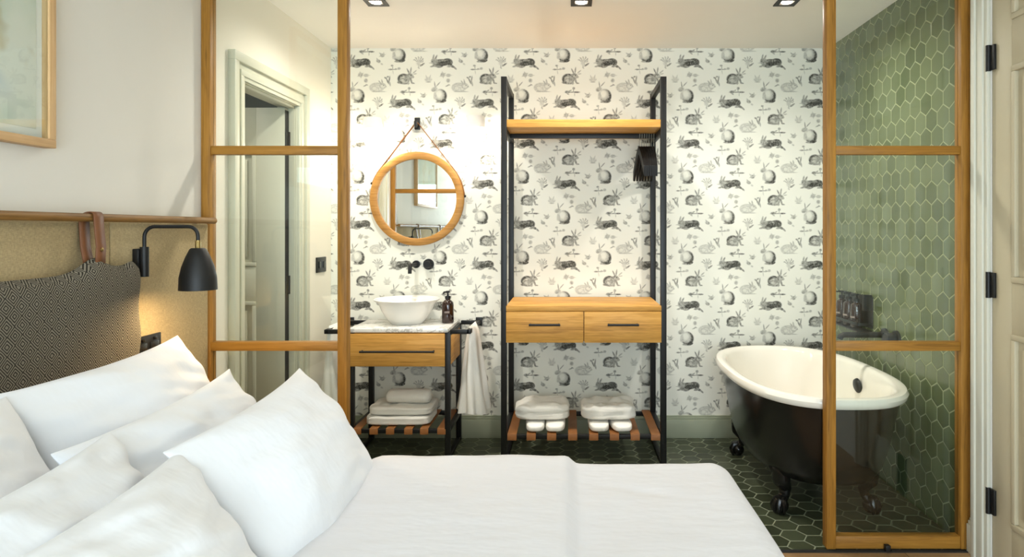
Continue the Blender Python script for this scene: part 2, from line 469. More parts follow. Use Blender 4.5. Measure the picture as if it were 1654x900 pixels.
# left wall with bathroom door opening
DL0, DL1, DLH = 3.045, 3.662, 1.975
m = MB(); m.box(XL - T, XL, PY, DL0, 0, H); m.box(XL - T, XL, DL1, YB, 0, H); m.box(XL - T, XL, DL0, DL1, DLH, H)
struct(m.build('wall_left_bathroom', M['wallb'], org=Z0), 'cream bathroom wall around the sage framed doorway', 'wall')
struct(box('wall_left', M['wall'], XL - T, XL, YF, PY, 0, H, org=Z0), 'off white bedroom wall above the headboard', 'wall')
# wall behind the camera with a wide window
WX0, WX1, WZ0, WZ1 = -1.25, 1.4, .10, 2.05
m = MB(); m.box(XL - T, WX0, YF - T, YF, 0, H); m.box(WX1, XR + T, YF - T, YF, 0, H); m.box(WX0, WX1, YF - T, YF, 0, WZ0); m.box(WX0, WX1, YF - T, YF, WZ1, H)
struct(m.build('wall_front', M['wall'], org=Z0), 'plain bedroom wall with the window', 'wall')
w = thing('window_1', 'white framed bedroom window', 'window', (0.1, YF, WZ0), kind='structure')
m = MB()
for x in (WX0, -.39, .49, WX1 - .05): m.box(x, x + .05, YF - .08, YF - .03, WZ0, WZ1, .004)
for z in (WZ0, 1.35, WZ1 - .05): m.box(WX0, WX1, YF - .08, YF - .03, z, z + .05, .004)
m.build('window_frame', M['casing'], w)
box('pane', M['glass'], WX0, WX1, YF - .06, YF - .055, WZ0, WZ1, parent=w)

# hall beyond the bathroom door
struct(box('wall_hall_far', M['hall'], XL - 1.5, XL - 1.4, 2.6, 4.6, 0, 2.5, org=Z0), 'grey hall wall beyond the doorway', 'wall')
struct(box('wall_hall_end', M['hall'], XL - 1.5, XL - T, 4.5, 4.6, 0, 2.5, org=Z0), 'grey hall end wall beyond the doorway', 'wall')
struct(box('wall_hall_near', M['hall'], XL - 1.5, XL - T, 2.5, 2.6, 0, 2.5, org=Z0), 'grey hall near wall beyond the doorway', 'wall')
struct(box('ceiling_hall', M['hall'], XL - 1.5, XL - T, 2.5, 4.6, 2.5, 2.6, org=Z0), 'grey hall ceiling beyond the doorway', 'ceiling')
struct(box('floor_hall', M['floor'], XL - 1.5, XL - T, 2.5, 4.6, -.1, 0, org=Z0), 'hall floor beyond the doorway', 'floor')

# baseboards
def skirting(name, pieces, mat, label):
    m = MB()
    for (x0, x1, y0, y1, ax) in pieces:
        m.box(x0, x1, y0, y1, 0, .115, .002)
        if ax == 'B': m.box(x0, x1, y0 + .006, y1, .115, .128, .002); m.box(x0, x1, y0 + .012, y1, .128, .138, .002)
        elif ax == 'L': m.box(x0, x1 - .006, y0, y1, .115, .128, .002); m.box(x0, x1 - .012, y0, y1, .128, .138, .002)
        else: m.box(x0 + .006, x1, y0, y1, .115, .128, .002); m.box(x0 + .012, x1, y0, y1, .128, .138, .002)
    return struct(m.build(name, mat, org=Z0), label, 'baseboard')
skirting('baseboard_back', [(XL, XR, YB - .02, YB, 'B')], M['sage2'], 'sage green baseboard below the rabbit wallpaper')
skirting('baseboard_left', [(XL, XL + .02, PY + .06, DL0 - .1, 'L'), (XL, XL + .02, DL1 + .1, YB - .02, 'L')], M['sage2'], 'sage baseboard of the cream bathroom wall')
skirting('baseboard_right', [(XR - .02, XR, DR1 + .085, PY - .003, 'R')], M['casing'], 'short pale baseboard beside the oak glass screen')

# bathroom door in the left wall: casing, lining, open leaf
d1 = thing('door_1', 'sage panelled bathroom door standing open into the hall', 'door', (XL, DL1, 0), kind='structure')
m = MB(); CW = .115
for (o0, o1, dep) in ((0, .02, .020), (.018, .045, .026), (.043, .075, .018), (.073, CW, .032)):
    m.box(XL, XL + dep, DL0 - o1, DL0 - o0, 0, DLH + o0, .002)
    m.box(XL, XL + dep, DL1 + o0, DL1 + o1, 0, DLH + o0, .002)
    m.box(XL, XL + dep, DL0 - o1, DL1 + o1, DLH + o0, DLH + o1, .002)
m.build('door_casing', M['sage'], d1)
m = MB()
m.box(XL - T, XL + .004, DL0 - .02, DL0 + .004, 0, DLH); m.box(XL - T, XL + .004, DL1 - .004, DL1 + .02, 0, DLH); m.box(XL - T, XL + .004, DL0, DL1, DLH - .004, DLH + .02)
m.box(XL - .034, XL - .006, DL0 + .004, DL0 + .016, 0, DLH)
m.box(XL - .034, XL - .006, DL1 - .010, DL1 - .004, 0, DLH)
m.box(XL - .034, XL - .006, DL0, DL1, DLH - .016, DLH - .004)
m.build('door_lining', M['sage'], d1)

def leaf(m, W_, Ht, th, rows, stile=.125, mid=.11):
    """panelled leaf in local coords: x 0..W_, y 0..th (front face y=0), z"""
    m.box(0, W_, .012, th - .012, 0, Ht)
    xs = [(0, stile), ((W_ - mid) / 2, (W_ + mid) / 2), (W_ - stile, W_)]
    for y0, y1 in ((0, .014), (th - .014, th)):
        for a, b in xs: m.box(a, b, y0, y1, 0, Ht, .0015)
        zs = [0] + [z for r in rows for z in r] + [Ht]
        for k in range(0, len(zs), 2): m.box(stile, W_ - stile, y0, y1, zs[k], zs[k+1], .0015)
        for (za, zb) in rows:
            for (a, b) in ((xs[0][1], xs[1][0]), (xs[1][1], xs[2][0])):
                # raised moulding round the panel and the fielded centre
                e = .022
                for (p0, p1, q0, q1) in ((a, b, za, za + e), (a, b, zb - e, zb), (a, a + e, za + e, zb - e), (b - e, b, za + e, zb - e)):
                    m.box(p0, p1, y0 - .004 if y0 == 0 else y0, y1 if y0 == 0 else y1 + .004, q0, q1, .003)
                m.box(a + .05, b - .05, y0 + .004 if y0 == 0 else y0, y1 if y0 == 0 else y1 - .004, za + .05, zb - .05, .004)
# leaf 1 stands square to the wall in the hall, front face to camera
LX = -1.530; LY = 3.612
m = MB(); leaf(m, .68, DLH - .024, .04, [(.19, .907), (1.096, 1.72)], .155, .1)
m.xf(Matrix.Translation((LX - .68, LY, .006))); lf = m.build('door_leaf', M['sage'], d1)
MB().box(LX + .0003, LX + .002, LY + .001, LY + .0455, .01, DLH - .03).build('gap_shadow_strip', M['dark'], d1, label='dark strip painted as the shadow in the hinge gap')  # thin dark strip stands in for the shadow of the hinge gap
for z in (.30, 1.0, 1.78):
    m = MB(); m.box(LX + .001, LX + .006, LY + .002, LY + .044, z - .045, z + .045, .001); m.box(LX, LX + .026, LY + .0405, LY + .0455, z - .045, z + .045, .001); m.tube([(LX + .008, LY + .034, z - .05), (LX + .008, LY + .034, z + .05)], .007)
    m.build('hinge', M['blackm'], d1, label='black hinge')

# bedroom door in the right wall, closed, with black hinges
d2 = thing('door_2', 'stone coloured panelled bedroom door with black hinges', 'door', (XR, DR1, 0), kind='structure')
m = MB(); leaf(m, DR1 - DR0 - .008, DRH - .012, .042, [(.19, .907), (1.096, 1.895), (2.065, 2.20)], .112, .1)
m.xf(Matrix.Translation((XR + .004, DR1 - .004, .008)) @ Matrix.Rotation(-PI / 2, 4, 'Z')); m.build('door_leaf', M['doorp'], d2)
m = MB()
for (o0, o1, dep) in ((0, .022, .014), (.02, .06, .022), (.058, .082, .03)):
    m.box(XR - dep, XR, DR0 - o1, DR0 - o0, 0, DRH + o0, .002); m.box(XR - dep, XR, DR1 + o0, DR1 + o1, 0, DRH + o0, .002); m.box(XR - dep, XR, DR0 - o1, DR1 + o1, DRH + o0, DRH + o1, .002)
m.box(XR + .05, XR + T, DR0, DR1, 0, DRH)
m.build('door_casing', M['casing'], d2)
for z in (.256, 1.087, 1.96):
    m = MB(); m.box(XR - .006, XR + .003, DR1 - .03, DR1 + .004, z - .048, z + .048, .001); m.tube([(XR - .009, DR1 + .001, z - .05), (XR - .009, DR1 + .001, z + .05)], .009)
    m.build('hinge', M['blackm'], d2, label='black hinge')
m = MB(); m.lathe([(.026, 0), (.026, .008), (.010, .012), (.010, .05)], (0, 0, 0), 'X', 20); m.tube([(.045, 0, 0), (.05, .06, 0), (.05, .12, 0)], .009)
m.xf(Matrix.Translation((XR, DR0 + .07, 1.02)) @ Matrix.Rotation(PI, 4, 'Y')); m.build('door_handle', M['blackm'], d2)

struct(box('trim_1', M['dark'], XL, XR, PY - .016, PY + .004, -.01, .004, org=Z0), 'thin dark threshold strip between plank and tile floors', 'threshold')

# ------------------------------------------------------------------ glass partitions
def screen(name, label, x0, x1, guide):
    r = thing(name, label, 'glass screen', ((x0 + x1) / 2, PY, .006))
    y0, y1, pw = PY, PY + .048, .038
    m = MB(); m.box(x0, x0 + pw, y0, y1, .006, H - .003, .003).build('post', M['frame_z'], r)
    m = MB(); m.box(x1 - pw, x1, y0, y1, .006, H - .003, .003).build('post', M['frame_z'], r)
    for z0, z1 in ((.006, .057), (.808, .844), (1.605, 1.640), (H - .055, H - .003)):
        MB().box(x0 + pw, x1 - pw, y0 + .004, y1 - .004, z0, z1, .003).build('crossbar', M['frame_x'], r)
    for z0, z1 in ((.057, .808), (.844, 1.605), (1.640, H - .055)):
        MB().box(x0 + pw, x1 - pw, PY + .021, PY + .027, z0, z1).build('pane', M['glass'], r)
    if guide:
        MB().box(1.272, 1.292, PY - .022, PY - .001, .0045, .03, .002).build('floor_guide', M['blackm'], r)
    return r
screen('glass_screen', 'oak framed glass screen in front of the sage bathroom doorway', XL + .001, -.899, False)
screen('glass_screen', 'oak framed glass screen between bathtub and stone door', 1.043, XR - .001, True)

# ------------------------------------------------------------------ picture
PX = XL
r = thing('framed_picture', 'pale oak framed blurred flower print above the headboard', 'picture', (XL, 1.41, 1.53))
ya, yb, za, zb, fw, fd = .93, 1.905, 1.53, 2.38, .024, .035
for (y0, y1, z0, z1, mt) in ((ya, yb, za, za + fw, 'pale_y'), (ya, yb, zb - fw, zb, 'pale_y'), (ya, ya + fw, za + fw, zb - fw, 'pale_z'), (yb - fw, yb, za + fw, zb - fw, 'pale_z')):
    MB().box(XL + .001, XL + fd, y0, y1, z0, z1, .002).build('frame_bar', M[mt], r)
box('mount', M['mount'], XL + .004, XL + .012, ya + fw, yb - fw, za + fw, zb - fw, parent=r)
box('print', M['art'], XL + .012, XL + .0135, ya + fw + .045, yb - fw - .022, za + fw + .025, zb - fw - .045, parent=r)
box('pane', M['glass'], XL + .026, XL + .028, ya + fw, yb - fw, za + fw, zb - fw, parent=r)

# ------------------------------------------------------------------ headboard
HX = XL + .036
r = thing('headboard', 'beige linen wall headboard with a long oak top rail', 'headboard', (XL, 1.3, .2))
for y0, y1 in ((.02, 1.02), (1.024, 2.125), (2.129, 2.705)):
    MB().box(XL + .001, HX, y0, y1, .2, 1.324, .006).build('linen_panel', M['linen'], r)
MB().tube([(XL + .058, -.2 + 2.908 * k / 8, 1.336) for k in range(9)], .0125, 20).build('rail', M['rail_y'], r)
for yy in (.3, 1.35, 2.62): MB().box(XL + .001, XL + .050, yy - .012, yy + .012, 1.328, 1.344, .002).build('rail_bracket', M['rail_y'], r)

# hanging woven cushion
def ctop(y):
    # scalloped top edge: high at the two straps (y=1.97 and y=.95), sagging between
    if y > 2.015: e = y - 2.015
    elif y < .93: e = .93 - y
    else:
        d = min(abs(y - 2.015), abs(y - .93)); return 1.170 + .046 * math.exp(-(d / .085) ** 2)
    k = min(1, e / .197)
    return 1.216 - .030 * math.sin(PI * .5 * min(1, k * 2)) + .012 * math.exp(-((k - .82) / .15) ** 2) - .035 * max(0, (k - .86) / .14) ** 2
r = thing('headboard_cushion', 'grey diamond weave cushion hanging by a leather strap from the headboard rail', 'cushion', (HX, 1.46, .62))
m = MB(); CY0, CY1, CB = .76, 2.212, .62
def cush(side):
    def f(u, v):
        y = CY0 + (CY1 - CY0) * u
        zt = ctop(y) - .0
        wav = .008 * math.sin(v * 19 + u * 3) * (1 if u > .5 else -1) * max(0, abs(2 * u - 1) - .9) * 10
        z = CB + (zt - CB) * v
        e = max(0.0, (1 - abs(2 * u - 1) ** 14)) * max(0.0, (1 - (abs(2 * v - 1)) ** 12))
        d = .028 * e ** .5 + .006 * e * noise.noise(Vector((y * 5, z * 5, 0)))
        x = HX + .034 + side * d
        return Vector((x + (0 if side < 0 else .004 * e), y + wav, z))
    return f
m.grid(90, 36, cush(1)); m.grid(90, 36, cush(-1))
m.build('cushion_body', M['weave'], r, weld=True, smooth=60)
for sy in (2.015, .95):
    m = MB(); c0 = Vector((XL + .058, sy, 1.336))
    path = []
    for k in range(15):       # front strand, over the rail, back strand
        a = PI * (k / 14)
        path.append((c0.x + .0165 * math.cos(a), c0.z + .0165 * math.sin(a)))
    pf = [(HX + .046, 1.195), (HX + .048, 1.25), (HX + .042, 1.30)] + path + [(HX + .008, 1.31), (HX + .014, 1.25), (HX + .026, 1.197)]
    pf = [p for i, p in enumerate(pf)]
    # strap ribbon with a slight twist toward the camera
    def strap(u, v, pf=pf, sy=sy):
        i = min(int(u * (len(pf) - 1)), len(pf) - 2); t = u * (len(pf) - 1) - i
        x = pf[i][0] * (1 - t) + pf[i+1][0] * t; z = pf[i][1] * (1 - t) + pf[i+1][1] * t
        lean = .02 * (1 - abs(2 * u - 1)) - .02 * u
        return Vector((x, sy - .02 + .04 * v + lean, z))
    m.grid(len(pf) * 2, 3, strap)
    o = m.build('strap', M['leatherd'], r, label='brown leather strap')
    so = o.modifiers.new('thick', 'SOLIDIFY'); so.thickness = .004; so.offset = 0
    if sy > 1.5:
        MB().lathe([(.006, 0), (.006, .003), (.003, .005)], (HX + .050, sy, 1.24), 'X', 14).build('rivet', M['brass'], o)

# ------------------------------------------------------------------ wall lamp
LYc = 2.26
r = thing('reading_lamp', 'black swan neck wall lamp lit over the headboard corner', 'wall lamp', (HX, LYc, 1.145))
MB().box(HX, HX + .022, LYc - .028, LYc + .03, 1.148, 1.236, .003).build('wall_plate', M['blackm'], r)
MB().lathe([(.014, -.05), (.014, .05)], (HX + .030, LYc - .01, 1.192), 'Z', 18).build('pivot', M['blackm'], r)
arm = [(HX + .030, LYc - .01, 1.20), (HX + .030, LYc - .01, 1.275)]
for k in range(1, 8):
    a = PI / 2 * k / 7; arm.append((HX + .030 + .035 * (1 - math.cos(a)), LYc - .01, 1.275 + .035 * math.sin(a)))
ex = HX + .210
for k in range(0, 8):
    a = PI / 2 * k / 7; arm.append((ex - .032 + .032 * math.sin(a), LYc - .01, 1.278 + .032 * math.cos(a)))
arm.append((ex, LYc - .01, 1.262))
MB().tube(arm, .006, 12).build('arm', M['blackm'], r)
jt = MB(); jt.tube([(ex, LYc - .01, 1.264), (ex, LYc - .01, 1.238)], [.008, .008], 12); jt.box(ex - .004, ex + .004, LYc - .022, LYc + .002, 1.236, 1.262, .001); jt.build('joint', M['brass'], r, label='brass joint')
prof = [(.0, 0), (.022, 0), (.027, -.004), (.040, -.030), (.052, -.062), (.060, -.098), (.062, -.140)]
ip = [(.0585, -.140), (.0565, -.098), (.049, -.062), (.037, -.032), (.02, -.006), (.0, -.006)]
m = MB(); m.lathe([(max(a * .95, .0005), b) for a, b in prof + ip], (ex, LYc - .01, 1.238), 'Z', 48); m.build('lamp_shade', M['blackm'], r)
m = MB(); m.lathe([(.0005, -.07), (.012, -.072), (.014, -.085), (.022, -.105), (.024, -.12), (.018, -.134), (.0005, -.139)], (ex, LYc - .01, 1.238), 'Z', 24); m.build('bulb', M['bulb'], r, label='lit bulb')

# socket plate
r = thing('wall_socket', 'dark double socket plate on the linen headboard below the lamp', 'socket', (HX, 2.305, .85))
MB().box(HX, HX + .009, 2.232, 2.378, .849, .937, .002).build('plate', M['black'], r)
for yc in (2.272, 2.338):
    m = MB(); m.box(HX + .008, HX + .0125, yc - .024, yc + .024, .866, .913, .002); m.box(HX + .011, HX + .015, yc - .008, yc + .008, .918, .928, .001); m.build('outlet', M['blackgloss'], r)

# light switch in the bathroom
r = thing('light_switch', 'dark double switch plate on the cream wall beside the doorway', 'switch', (XL, 4.02, 1.04))
MB().box(XL, XL + .009, 3.945, 4.095, 1.045, 1.135, .002).build('plate', M['black'], r)
for yc in (3.985, 4.055): MB().box(XL + .008, XL + .014, yc - .014, yc + .014, 1.07, 1.11, .002).build('rocker', M['blackgloss'], r)

# ------------------------------------------------------------------ bed
BY0, BY1, BX0, BX1, MT = .64, 2.055, -1.40, .475, .585
r = thing('bed', 'bed under white linen in front of the headboard', 'bed', ((BX0 + BX1) / 2, (BY0 + BY1) / 2, 0))
MB().box(BX0, BX1 - .03, BY0 + .03, BY1 - .03, .08, .33, .02).build('bed_base', M['linen'], r)
for x in (BX0 + .1, BX1 - .15):
    for y in (BY0 + .12, BY1 - .12): MB().lathe([(.025, 0), (.032, .08)], (x, y, 0), 'Z', 16).build('leg', M['blackwood'], r)
MB().box(BX0, BX1 - .025, BY0 + .02, BY1 - .02, .33, MT - .008, .05, 4).build('mattress', M['cotton'], r)

# duvet: rounded over the mattress edge, folded double in its upper half
RD = .075
ix0, ix1, iy0, iy1 = -.62, BX1 - RD + .02, BY0 + RD - .02, BY1 - RD + .012
def duvet(u, v):
    ext = .36
    px = ix0 + (ix1 + ext - ix0) * u
    py = (iy0 - ext) + (iy1 - iy0 + 2 * ext) * v
    qx, qy = min(max(px, ix0), ix1), min(max(py, iy0), iy1)
    dx, dy = px - qx, py - qy
    e = math.hypot(dx, dy)
    fold = 1 / (1 + math.exp(-(.008 - px) / .006)) * min(1, max(0, (px + .605) / .05)) ** .5
    add = .030 * fold
    rad = RD + add
    z = MT + .015 + add
    wr = .005 * noise.noise(Vector((px * 3.1, py * 2.3, 1))) + .003 * noise.noise(Vector((px * 9, py * 6, 4))) - .006 * math.exp(-((py - 1.80 + .35 * (px - .2)) / .016) ** 2 - ((px - .2) / .09) ** 2)
    if e < 1e-6: return Vector((px, py, z + wr))
    nx, ny = dx / e, dy / e
    arc = rad * PI / 2
    if e < arc:
        a = e / rad; off, dz = rad * math.sin(a), rad * (1 - math.cos(a))
    else:
        off = rad + .05 * (e - arc) + .010 * math.sin((px + py) * 16) * min(1, (e - arc) * 6); dz = rad + (e - arc)
    return Vector((qx + nx * (off - (rad - RD) * .6), qy + ny * (off - (rad - RD) * .6), z - dz + wr))
m = MB(); m.grid(130, 110, duvet)
o = m.build('duvet', M['cotton2'], smooth=70); so = o.modifiers.new('thick', 'SOLIDIFY'); so.thickness = .012; so.offset = -1
tag(o, 'white duvet spread over the bed, upper half folded double', 'duvet')

# pillows
def pillow_mesh(name, w, h, t, seed, ear=.10, wk=1.0):
    m = MB()
    def side(sg):
        def f(a, b):
            u, v = 2 * a - 1, 2 * b - 1
            u = math.sin(u * PI / 2) * .35 + u * .65; v = math.sin(v * PI / 2) * .35 + v * .65
            x = u * w / 2 * (1 - ear * .75 * (1 - v * v)); y = v * h / 2 * (1 - ear * (1 - u * u))
            e = max(0, 1 - u * u) ** .55 * max(0, 1 - v * v) ** .55
            z = sg * t / 2 * e
            rad = max(abs(u), abs(v))
            wr = .016 * noise.noise(Vector((u * 2.2 + seed, v * 2.2, seed))) + .010 * noise.noise(Vector((u * 3 + v * 6 + seed, v * 3 - u * 2, seed + 3))) + .015 * rad * rad * noise.noise(Vector((math.atan2(v, u) * 3.2, seed * 3.1, rad * 1.2)))
            z += wr * wk * e ** .5
            z += .012 * (u * u) * (v * v) * noise.noise(Vector((u * 3, v * 3, seed + 9)))
            z -= .02 * (u * u)           # ends curl back
            return Vector((x, y, z))
        return f
    m.grid(56, 44, side(1)); m.grid(56, 44, side(-1))
    bm = m.bm; bmesh.ops.remove_doubles(bm, verts=bm.verts, dist=2e-4)
    return m
def pillow(label, top, yc, w, h, t, seed, lean=.62, rot=0.0, roll=0.0, wk=1.0):
    ln = math.sqrt(1 - lean * lean)
    v = Vector((-lean, 0, ln)); n = Vector((ln, 0, lean)); yv = Vector((0, 1, 0))
    R = Matrix((yv, v, n)).transposed().to_4x4()
    c = Vector((top[0], yc, top[1])) - v * (h / 2)
    m = pillow_mesh('pillow', w, h, t, seed, wk=wk)
    m.xf(Matrix.Translation(c) @ Matrix.Rotation(rot, 4, 'Z') @ R @ Matrix.Rotation(roll, 4, 'Z'))
    o = m.build('pillow', M['cotton'], smooth=80, subd=1)
    return tag(o, label, 'pillow', 'white pillows at the head of the bed')
pillow('white pillow leaning on the headboard below the socket, far side', (-1.215, .970), 1.78, .70, .46, .17, 1.3, .5, 0, .03)
pillow('white pillow at the left edge of the photo, nearest the headboard', (-1.175, .955), 1.11, .68, .46, .18, 4.1, .5, .05, 0)
pillow('middle white pillow of the far row, between headboard pillow and front pillow', (-1.00, .885), 1.66, .70, .42, .17, 7.7, .55, -.02, .04, 1.4)
pillow('creased white pillow low in the left corner, middle of the near row', (-.93, .885), 1.06, .70, .44, .18, 2.9, .55, .03, .02, 1.7)
pillow('front white pillow with a pointed corner beside the oak post', (-.785, .890), 1.665, .70, .40, .18, 5.5, .6, 0, .035, .7)
pillow('front white pillow nearest the camera at the lower left', (-.765, .868), 1.01, .68, .40, .19, 9.2, .6, .02, 0, 1.3)

# ------------------------------------------------------------------ mirror and its hook
mx, mz = -.946, 1.492
r = thing('round_mirror', 'round oak framed mirror hung on a leather strap over the basin', 'mirror', (mx, YB, mz - .29))
MB().lathe([(.247, -.034), (.251, -.037), (.286, -.037), (.292, -.032), (.292, -.001), (.247, -.001), (.247, -.034)], (mx, YB, mz), 'Y', 96).build('mirror_frame', M['mirror_oak'], r, weld=True)
MB().lathe([(.0005, -.022), (.249, -.022), (.249, -.012), (.0005, -.012)], (mx, YB, mz), 'Y', 96).build('mirror_glass', M['mirror'], r)
hk = Vector((-.948, YB - .02, 1.962))
R_ = .2945
def strap_side(sg):
    # from the hook, tangent to the rim, then along the rim to a stud
    dz = hk.z - mz; th = math.acos(R_ / dz)
    pts = [(hk.x + sg * .006, hk.z + .004)]
    for k in range(12):
        a = PI / 2 - th - (k / 11) * (.62 if sg > 0 else .35)
        pts.append((mx + sg * R_ * math.cos(a), mz + R_ * math.sin(a)))
    return pts
pts = strap_side(-1)[::-1] + strap_side(1)
m = MB()
def rib(u, v):
    x = u * (len(pts) - 1); i = min(int(x), len(pts) - 2); t = x - i
    return Vector((pts[i][0] * (1 - t) + pts[i+1][0] * t, YB - .030 + .022 * v, pts[i][1] * (1 - t) + pts[i+1][1] * t))
m.grid(len(pts), 3, rib); st = m.build('strap', M['leather'], r, label='tan leather strap')
so = st.modifiers.new('thick', 'SOLIDIFY'); so.thickness = .004; so.offset = 0
for e in (pts[0], pts[-1]):
    dd = Vector((e[0] - mx, 0, e[1] - mz)).normalized()
    MB().tube([Vector((e[0], YB - .019, e[1])), Vector((e[0], YB - .019, e[1])) + dd * .010], [.009, .007], 12).build('stud', M['blackm'], r, label='dark stud')
o = MB().box(-.966, -.930, YB - .012, YB, 1.935, 2.00, .003).build('hook_plate', M['blackm'], None)
r = thing('wall_hook', 'black wall hook holding the strap of the round mirror', 'hook', (-.948, YB, 1.92))
bpy.data.objects.remove(o)
MB().box(-.965, -.931, YB - .012, YB - .0005, 1.925, 2.00, .003).build('hook_plate', M['blackm'], r)
MB().tube([(-.948, YB - .01, 1.945), (-.948, YB - .05, 1.945), (-.948, YB - .053, 1.972)], [.011, .012, .011], 14).build('peg', M['blackm'], r)

# sconces
def sconce(x, z, label):
    r = thing('wall_light', label, 'wall light', (x, YB, z), 'opal wall lights either side of the mirror hook')
    m = MB(); m.lathe([(.040, -.014), (.046, -.010), (.046, -.0005)], (x, YB, z), 'Y', 32); m.tube([(x, YB - .01, z), (x, YB - .07, z)], .011, 12); m.build('bracket', M['ceramic'], r)
    m = MB(); m.lathe([(.020, .045), (.055, .04), (.060, .0), (.060, -.030), (.05, -.034), (.05, -.002), (.02, .028), (.0005, .03)], (x, YB - .085, z), 'Z', 32); m.build('cup', M['ceramic'], r, label='white ceramic cup')
    m = MB(); m.lathe([(.0005, -.004), (.044, -.006), (.048, -.04), (.048, -.10), (.040, -.125), (.0005, -.138)], (x, YB - .085, z), 'Z', 32); m.build('lamp_shade', M['opal'], r, label='glowing opal glass shade')
sconce(-1.205, 1.945, 'glowing white wall light left of the mirror hook')
sconce(-.575, 1.955, 'glowing white wall light right of the mirror hook')

# ------------------------------------------------------------------ basin taps
r = thing('basin_spout', 'black wall spout above the white basin', 'tap', (-.955, YB, 1.08))
m = MB(); m.lathe([(.024, -.012), (.024, -.0005)], (-.955, YB, 1.083), 'Y', 24); m.build('flange', M['blackm'], r)
MB().tube([(-.955, YB - .008, 1.083), (-.955, YB - .15, 1.083), (-.955, YB - .168, 1.078), (-.955, YB - .174, 1.062), (-.955, YB - .175, 1.035)], .0115, 14).build('spout', M['blackm'], r)
r = thing('basin_valve', 'black round valve handle right of the basin spout', 'tap', (-.878, YB, 1.05))
m = MB(); m.lathe([(.034, -.010), (.034, -.0005)], (-.878, YB, 1.083), 'Y', 28); m.lathe([(.020, -.05), (.022, -.045), (.022, -.009)], (-.878, YB, 1.083), 'Y', 24); m.build('flange', M['blackm'], r)
MB().tube([(-.878, YB - .04, 1.083), (-.848, YB - .05, 1.062)], [.006, .005], 10).build('lever', M['blackm'], r)

# ------------------------------------------------------------------ vanity
vx0, vx1, vy0, vy1 = -1.238, -.667, 3.763, 4.17
r = thing('vanity', 'oak vanity on a black metal frame with marble top and towel rails', 'vanity', ((vx0 + vx1) / 2, (vy0 + vy1) / 2, 0))
t = .030
for x in (vx0, vx1 - t):
    for y in (vy0, vy1 - t): MB().box(x, x + t, y, y + t, 0, .722, .002).build('leg', M['black'], r)
for x in (vx0, vx1 - t):
    for z0, z1 in ((.155, .18), (0, .02), (.700, .722)): MB().box(x + .002, x + t - .002, vy0 + t, vy1 - t, z0, z1, .002).build('frame_bar', M['black'], r)
for y in (vy0, vy1 - t): MB().box(vx0 + t, vx1 - t, y + .004, y + t - .004, .155, .178, .002).build('frame_bar', M['black'], r)
for sg, xe, xo in ((-1, vx0, vx0 - .125), (1, vx1, vx1 + .105)):
    m = MB()
    lo, hi = sorted((xe, xo))
    m.box(lo, hi, vy0, vy0 + .022, .714, .738, .002); m.box(xo - .011 if sg > 0 else xo - .011, xo + .011, vy0, YB - .003, .714, .738, .002)
    m.box(xo - .02, xo + .02, YB - .012, YB - .0005, .70, .752, .002); m.box(lo, hi, vy1 - .03, vy1 - .008, .714, .738, .002)
    m.build('towel_rail', M['black'], r, label='black square towel rail')
m = MB(); m.box(vx0 + t + .001, vx1 - t - .001, vy0 + .022, vy1 - t, .532, .721, .002); m.box(vx1 - t - .004, vx1 - .006, vy0 + t + .002, vy1 - t, .53, .70, .002); m.box(vx0 + .006, vx0 + t + .004, vy0 + t + .002, vy1 - t, .53, .70, .002)
m.build('cabinet_box', M['oak_y'], r)
dr = MB().box(vx0 + t - .02, vx1 - t + .002, vy0 - .012, vy0 + .021, .534, .716, .002).build('drawer', M['oak_x'], r)
m = MB(); m.tube([(-1.163, vy0 - .042, .621), (-.748, vy0 - .042, .621)], .006, 10)
for x in (-1.155, -.756): m.tube([(x, vy0 - .012, .621), (x, vy0 - .042, .621)], .005, 8)
m.build('handle', M['blackm'], dr, label='long black bar handle')
MB().box(vx0 - .002, vx1 - .012, vy0 - .004, vy1, .7225, .7445, .003).build('marble_top', M['marble'], r)
def strap_rack(parent, xs, w, y0, y1, zt, zb):
    for x in xs:
        m = MB(); th = .004
        prof = [(y0 - th, zb), (y0 - th, zt - .002), (y0 - th + .004, zt + th), (y1 - .004 + th, zt + th), (y1 + th, zt - .002), (y1 + th, zb), (y1, zb), (y1, zt), (y0, zt), (y0, zb)]
        m.prism(prof, 'X', x - w / 2, x + w / 2); m.build('strap', M['leather'], parent, label='tan leather strap')
strap_rack(r, [at(px, 700, vy0).x for px in (576.5, 603.5, 630, 659.5, 685, 713)], .046, vy0 + .003, vy1 - .003, .180, .150)

# basin
bx, by, bz = -.962, 3.985, .7450
o = MB().lathe([(.0005, 0), (.092, 0), (.098, .006), (.118, .03), (.146, .075), (.160, .11), (.176, .128), (.190, .138), (.193, .1435), (.188, .147), (.172, .140), (.154, .122), (.136, .08), (.108, .035), (.07, .016), (.0005, .012)], (bx, by, bz), 'Z', 72).build('basin', M['ceramic'])
tag(o, 'white flared bowl basin standing on the marble vanity top', 'basin')
r = thing('soap_dispenser', 'amber pump bottle beside the basin on the marble top', 'bottle', (-.722, 4.0, .745))
c = (-.722, 4.0, .745)
MB().lathe([(.0005, 0), (.033, 0), (.035, .004), (.035, .105), (.032, .122), (.02, .134), (.014, .138), (.014, .146), (.0005, .146)], c, 'Z', 32).build('bottle_body', M['amber'], r)
m = MB(); m.lathe([(.017, .143), (.017, .158), (.006, .162), (.005, .18)], c, 'Z', 20); m.box(c[0] - .011, c[0] + .011, c[1] - .012, c[1] + .012, c[2] + .178, c[2] + .190, .003); m.tube([(c[0], c[1], c[2] + .185), (c[0] - .018, c[1] - .03, c[2] + .184), (c[0] - .02, c[1] - .036, c[2] + .176)], .005, 8)
m.build('pump', M['blackm'], r)
